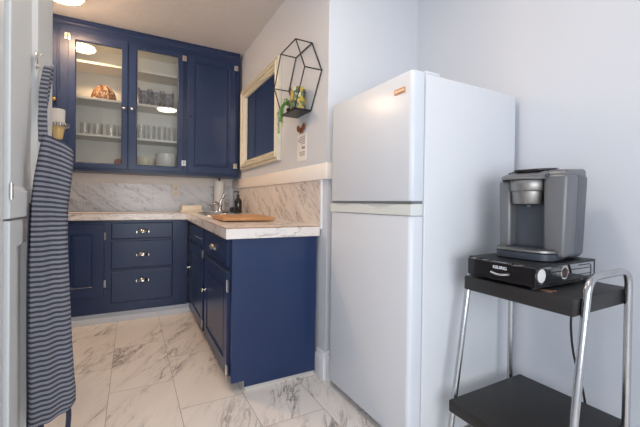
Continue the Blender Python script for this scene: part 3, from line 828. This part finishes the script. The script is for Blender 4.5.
# lid rising towards the back, with its dark lift handle
def lz(x): return .304 + .030*min(1, max(0, (x+.145)/.16))
def lid_ring(hx, hy, dz):
    out = []
    for i in range(40):
        a = 2*math.pi*i/40; c, q = math.cos(a), math.sin(a)
        x = -.058 + hx*math.copysign(abs(c)**.75, c); y = .020 + hy*math.copysign(abs(q)**.6, q)
        out.append((x, y, (lz(x)+dz) if dz > -.004 else .3005))
    return out
b = BM(); loft(b, [lid_ring(.086, .088, -.005), lid_ring(.087, .090, 0), lid_ring(.083, .086, .005), lid_ring(.06, .064, .008), lid_ring(.02, .02, .009)]); km.scale.z = 1.035; ld = lobj('lid', b, 'keurig_body', 50)
b = BM(); tube(b, smooth_path([(-.120, -.066, lz(-.12)+.002), (-.060, -.070, lz(-.06)+.007), (.008, -.060, lz(0)+.012), (.020, .020, lz(.02)+.013), (.006, .088, lz(0)+.010), (-.05, .096, lz(-.05)+.006)], 7), .0055, 10); lobj('lid_handle', b, 'keurig_dark', 60, ld)
b = BM(); tbox(b, -.060, .005, -.018, .075, .332, .3445, 0, 0, 0, 0, .003, 2); lobj('button_pad', b, 'gloss_black', 40, ld)
b = BM(); tbox(b, -.108, .118, -.134, -.056, .312, .332, .012, -.012, .006, -.006, .009)
for v_ in b.verts: v_.co.z += .014*max(0, min(1, (v_.co.x+.108)/.2))*(1 if v_.co.z > .32 else 0)
lobj('top_cap_right', b, 'keurig_body')
b = BM(); tbox(b, .020, .118, -.060, .110, .318, .344, .004, -.016, .004, -.012, .008); lobj('top_cap', b, 'keurig_dark')
# drip tray with rounded front
b = BM()
def tray(z, k=0):
    p = [(-.02, -.103+k), (-.02, .113-k)]
    for i in range(17):
        a = math.pi/2 + math.pi*i/16
        p.append((-.110 + (.062-k)*math.cos(a)*1.0, .005 + (.108-k)*math.copysign(abs(math.sin(a))**.55, math.sin(a))))
    return [(x, y, z) for x, y in p]
loft(b, [tray(.0, .006), tray(.004, .001), tray(.026, 0), tray(.028, .004)]); dt = lobj('drip_tray', b, 'keurig_base', 40)
b = BM(); loft(b, [tray(.0285, .004), tray(.031, .001), tray(.038, .001), tray(.042, .008)]); lobj('drip_rim', b, 'keurig_head', 40, dt)
b = BM()
for i in range(9):
    y = -.060+i*.0155; box(b, -.150+abs(i-4)*.003, -.060, y-.004, y+.004, .0421, .0445)
box(b, -.155, -.150, -.050, .062, .0421, .0445); lobj('drip_grate', b, 'keurig_base', 40, dt)
# power cord drops behind the stand
b = BM()
pts = smooth_path([(1.600, .82, .90), (1.640, .81, .84), (1.645, .79, .76), (1.640, .785, .65), (1.638, .785, .55), (1.645, .775, .44), (1.662, .75, .32), (1.668, .735, .22), (1.68, .72, .1), (1.66, .72, .008)], 6)
R_ = Matrix.Rotation(-math.radians(10), 3, 'Z')
tube(b, [R_ @ (p - Vector((1.482, .838, .8515))) for p in pts], .0042, 8); lobj('power_cord', b, 'rubber', 60)

# ------------------------------------------------------------------ mirror
mi = thing('wall_mirror', 'rectangular mirror in a ridged champagne frame hung on the side wall', 'mirror', (XA, 3.03, 1.79))
mm = lambda a, d, z: (XA-d, a, z)
A0, A1, Z0, Z1 = 2.565, 3.62, 1.392, 2.215
b = BM()
steps = [(0, .001), (0, .028), (.004, .034), (.016, .036), (.018, .022), (.028, .022), (.031, .040), (.046, .046), (.058, .040), (.061, .022), (.072, .022), (.075, .032), (.088, .028), (.091, .012), (.104, .012), (.112, .018), (.112, .001)]
ringloft(b, mm, [(A0+k*.78, A1-k*.78, Z0+k*.78, Z1-k*.78, d) for k, d in steps], 'close')
obj('frame', b, 'frame', mi)
b = BM(); p0 = mm(A0+.08, .002, Z0+.08); p1 = mm(A1-.08, .008, Z1-.08)
box(b, p1[0], p0[0], p0[1], p1[1], p0[2], p1[2]); obj('mirror_glass', b, 'mirror', mi)

# ------------------------------------------------------------------ hexagon wire shelf with tin and trailing plant
hx_ = thing('wire_wall_shelf', 'black hexagonal wire shelf hung on wall above the chair rail', 'shelf', (XA, 2.08, 1.64))
HF = 1.032
hs = lambda y, z: (y*HF, 1.06+(z-1.06)*HF)
P6 = [hs(*q) for q in [(1.970, 2.068), (2.213, 2.062), (2.330, 1.862), (2.180, 1.640), (1.973, 1.645), (1.837, 1.853)]]
b = BM(); r = .0042
for x in (XA-.122, XA-.006):
    for k in range(6):
        a, c = P6[k], P6[(k+1) % 6]; tube(b, [(x, a[0], a[1]), (x, c[0], c[1])], r, 8)
for y, z in P6:
    tube(b, [(XA-.122, y, z), (XA-.006, y, z)], r, 8)
    for x in (XA-.122, XA-.006): sph(b, (x, y, z), r*1.15, 8)
obj('wire_frame', b, 'black', hx_, 60)
b = BM(); box(b, XA-.120, XA-.006, 1.975*HF, 2.178*HF, hs(0, 1.637)[1], hs(0, 1.637)[1]+.011, .001, 1); obj('base_board', b, 'black', hx_)

tn = thing('storage_tin', 'round tin with collage print standing in the hexagonal wire shelf', 'tin', (.936, 2.045, 1.6485))
b = BM(); lathe(b, [(.048, 0), (.050, .003), (.050, .118), (.048, .119)], (.936, 2.045, 1.6485), seg=32); obj('tin_body', b, 'tin', tn, 50)
b = BM(); lathe(b, [(.052, .1195), (.0525, .122), (.0525, .150), (.050, .153), (.02, .154)], (.936, 2.045, 1.6485), seg=32); obj('lid', b, 'tin', tn, 50)
b = BM(); lathe(b, [(.0528, .002), (.0528, .005), (.0512, .006), (.0512, .001)], (.936, 2.045, 1.6485), seg=32); obj('rim', b, 'black', tn, 50)

tn.location += Vector((.031, .076, .018))
pl = thing('trailing_plant', 'small green trailing plant spilling over the far side of wire shelf', 'plant', (.915, 2.145, 1.6485))
b = BM(); lathe(b, [(.022, 0), (.028, .035), (.030, .038), (.026, .038), (.02, .03)], (.928, 2.146, 1.6485), seg=18); obj('pot', b, 'black', pl, 50)
bs, bl = BM(), BM()
def leaf(bm, p, d, s):
    d = Vector(d).normalized(); u, v = frame_axes(d); p = Vector(p)
    c = [p, p+d*s*.5+u*s*.34+v*s*.06, p+d*s, p+d*s*.5-u*s*.34+v*s*.06]
    t_ = [q+v*.0012 for q in c]
    A = [bm.verts.new(q) for q in c]; B = [bm.verts.new(q) for q in t_]
    bm.faces.new(A); bm.faces.new(B[::-1])
    for i in range(4): bm.faces.new((A[i], A[(i+1) % 4], B[(i+1) % 4], B[i]))
rnd = random.Random(3)
for k in range(8):
    sy = 2.146+rnd.uniform(-.018, .030); ex = .872+rnd.uniform(-.014, .010); ey = 2.165+rnd.uniform(-.03, .05); ez = 1.54+rnd.uniform(-.03, .12)
    pts = smooth_path([(.926, sy, 1.684), (.905, sy+.005, 1.725+rnd.uniform(-.01, .03)), (ex+.004, ey, 1.69), (ex, ey+.004, (1.69+ez)/2), (ex+rnd.uniform(-.006, .006), ey+rnd.uniform(-.01, .01), ez)], 6)
    tube(bs, pts, .0013, 5)
    for q in pts[4:]:
        for _ in range(2): leaf(bl, q, (rnd.uniform(-1, .6), rnd.uniform(-1, 1), rnd.uniform(-.8, .5)), rnd.uniform(.011, .018))
obj('stems', bs, 'stem', pl); obj('leaves', bl, 'leaf', pl)

pl.location += Vector((.030, .075, .018))

# hanging card
cd = thing('hanging_card', 'narrow white printed card with brown bow hung under the wire shelf', 'card', (XA, 2.09, 1.43))
b = BM(); box(b, XA-.004, XA-.001, 2.020, 2.160, 1.335, 1.518); obj('paper', b, 'card', cd)
b = BM()
rnd = random.Random(5)
for z, n in ((1.497, 3), (1.485, 4), (1.473, 4), (1.461, 4), (1.449, 3), (1.424, 2), (1.415, 2), (1.392, 4), (1.381, 4), (1.370, 3)):
    y = 2.042
    for k in range(n):
        wd = rnd.uniform(.010, .026); box(b, XA-.0046, XA-.0039, y, y+wd, z, z+(.0058 if n > 2 else .009)); y += wd+.006
obj('print', b, 'ink', cd)
b = BM()
for s in (-1, 1):
    loft(b, [[(XA-.010+.007*math.cos(q)*w_, 2.095+s*(.004+.058*t_), 1.553+.016*t_+.026*w_*math.sin(q)) for q in [2*math.pi*i/10 for i in range(10)]] for t_, w_ in ((0, .25), (.35, .75), (.75, 1.0), (1, .45))])
sph(b, (XA-.011, 2.095, 1.552), .011, 10); obj('bow', b, 'brown', cd, 60)
for s in (-1, 1):
    b = BM(); tube(b, [(XA-.008, 2.095+s*.008, 1.545), (XA-.006, 2.095+s*.022, 1.528)], .005, 8); obj('bow_tail', b, 'brown', cd, 60)

cd.location += Vector((0, .085, .012))
# ------------------------------------------------------------------ apron on the door hook
ap = thing('apron', 'navy and grey striped apron hanging from the hook on open door', 'apron', (-.24, 1.52, .25))
YA = 1.50
#      z,     xl,     xr,   droop at right
rows = [(1.286, -.262, -.190, .030), (1.266, -.265, -.182, .030), (1.20, -.275, -.184, .024), (1.14, -.284, -.189, .018), (1.06, -.291, -.196, .010), (.98, -.294, -.198, .0), (.86, -.2965, -.196, .0),
        (.72, -.297, -.190, .0), (.58, -.297, -.184, .0), (.44, -.2965, -.176, -.002), (.40, -.296, -.172, -.004), (.345, -.2965, -.172, -.010), (.320, -.296, -.184, -.014)]
b = BM(); uvl = b.loops.layers.uv.new('UVMap')
NC = 28
def section(i, r):
    z, xl, xr, dp = r; out = []
    for k in range(NC):
        s = k/NC*2
        front = s < 1; f = s if front else 2-s
        edge = max(.0, 1-(abs(f-.5)*2)**6)
        wave = .006*math.sin(f*9+z*2.5) + .004*math.sin(f*17+1+z*4)
        thick = (.016 + .004*math.sin(z*7))*edge**.5
        y = YA + .055*f + wave + (-thick if front else thick)
        out.append((xl+(xr-xl)*f, y, z - dp*f*f, z, f))
    return out
# refine rows
fine_rows = []
for a, c in zip(rows, rows[1:]):
    n = max(1, int(abs(a[0]-c[0])/.02))
    for k in range(n): fine_rows.append(tuple(a[q]+(c[q]-a[q])*k/n for q in range(4)))
fine_rows.append(rows[-1])
secs = [section(i, r) for i, r in enumerate(fine_rows)]
V = [[b.verts.new(p[:3]) for p in s] for s in secs]
def addf(vs_, uvs):
    f = b.faces.new(vs_)
    for l, uv in zip(f.loops, uvs): l[uvl].uv = uv
for i in range(len(V)-1):
    for k in range(NC):
        q = (k+1) % NC
        idx = ((i, k), (i, q), (i+1, q), (i+1, k))
        addf([V[a][c] for a, c in idx], [(secs[a][c][4], secs[a][c][3]) for a, c in idx])
addf(V[0][::-1], [(p[4], p[3]) for p in secs[0][::-1]]); addf(V[-1], [(p[4], p[3]) for p in secs[-1]])
obj('apron_body', b, 'apron', ap, 60)
def ribbon(name, pts, wd, th, mat, side=(1, 0, 0)):
    bm = BM(); ul = bm.loops.layers.uv.new('UVMap'); rings = []; L = 0; acc = []
    for i, p in enumerate(pts):
        p = Vector(p); L += (p-Vector(pts[i-1])).length if i else 0
        d = (Vector(pts[min(i+1, len(pts)-1)])-Vector(pts[max(i-1, 0)])).normalized()
        s = Vector(side); s = (s-d*s.dot(d)).normalized(); n = d.cross(s)
        rings.append([p+s*wd/2+n*th/2, p-s*wd/2+n*th/2, p-s*wd/2-n*th/2, p+s*wd/2-n*th/2]); acc.append(L)
    VV = [[bm.verts.new(q) for q in r_] for r_ in rings]
    for i in range(len(VV)-1):
        for k in range(4):
            f = bm.faces.new((VV[i][k], VV[i][(k+1) % 4], VV[i+1][(k+1) % 4], VV[i+1][k]))
            for l, a in zip(f.loops, (acc[i], acc[i], acc[i+1], acc[i+1])): l[ul].uv = (0, a)
    bm.faces.new(VV[0][::-1]); bm.faces.new(VV[-1])
    return obj(name, bm, mat, ap, 50)
ribbon('neck_strap', smooth_path([(-.262, 1.520, 1.265), (-.268, 1.540, 1.36), (-.270, 1.560, 1.45), (-.266, 1.590, 1.526), (-.263, 1.606, 1.545), (-.266, 1.622, 1.526), (-.272, 1.600, 1.44), (-.275, 1.570, 1.36), (-.268, 1.545, 1.27)], 7), .024, .003, 'strap')
ribbon('left_edge_hem', [(r_[1]-.0012, YA-.0045+.006*math.sin(r_[0]*2.5)+.004*math.sin(1+r_[0]*4), r_[0]) for r_ in fine_rows[10:]], .010, .003, 'navy_tape', (0, 1, 0))
for (x, y, zt_, zb) in ((-.265, YA+.012, .330, .12), (-.193, YA+.045, .336, .13)):
    ribbon('tie', smooth_path([(x, y, zt_), (x+.002, y, zt_-.03), (x-.002, y+.003, (zt_+zb)/2), (x+.003, y, zb)], 5), .015, .008, 'navy_tape')

ap.location += Vector((0, -.05, -.012))
# ------------------------------------------------------------------ wall sconce behind the apron
ws = thing('wall_sconce', 'small wall fitting with white cylinder over chrome ring and amber cup, above the apron', 'sconce', (XL, 2.80, 1.53))
cx, cy = -.424, 2.80
b = BM(); lathe(b, [(.045, 0), (.045, .006), (.03, .014)], (XL, cy, 1.545), (1, 0, 0), 20); obj('wall_plate', b, 'chrome', ws, 50)
b = BM(); tube(b, smooth_path([(XL+.01, cy, 1.545), (XL+.08, cy, 1.535), (cx-.044, cy, 1.540)], 5), .007, 10); sph(b, (cx-.075, cy, 1.540), .018, 12); obj('arm', b, 'chrome', ws, 60)
b = BM()
pts = [(cx+.050*math.cos(2*math.pi*k/28), cy+.050*math.sin(2*math.pi*k/28), 1.543) for k in range(28)]
for k in range(28): tube(b, [pts[k], pts[(k+1) % 28]], .014, 8)
obj('ring', b, 'chrome', ws, 60)
b = BM(); lathe(b, [(.018, 1.452), (.024, 1.455), (.034, 1.515), (.037, 1.540), (.034, 1.540), (.026, 1.47)], (cx, cy, 0), seg=24); obj('amber_cup', b, 'amber', ws, 50)
b = BM(); lathe(b, [(.034, 1.546), (.036, 1.55), (.038, 1.640), (.036, 1.645), (.02, 1.646)], (cx, cy, 0), seg=24); obj('white_cylinder', b, 'china', ws, 50)

# ------------------------------------------------------------------ ceiling lamps
def ceiling_lamp(x, y, r, mat, label):
    t = thing('ceiling_lamp', label, 'ceiling light', (x, y, ZC))
    bm = BM(); lathe(bm, [(r*.9, -.0005), (r+.020, -.004), (r+.024, -.03), (r+.012, -.055), (r+.001, -.055), (r+.001, -.03)], (x, y, ZC), seg=48); obj('lamp_ring', bm, 'ring_wood', t, 40)
    bm = BM(); lathe(bm, [(r, -.031), (r, -.056), (r*.94, -.068), (r*.7, -.078), (r*.3, -.083)], (x, y, ZC), seg=48); obj('diffuser', bm, mat, t, 60)
ceiling_lamp(-.455, 3.17, .125, 'lamp_k', 'round wood-ringed ceiling light glowing above the open door')
ceiling_lamp(.50, 1.05, .150, 'lamp_r', 'round ceiling light out of frame in the near room')
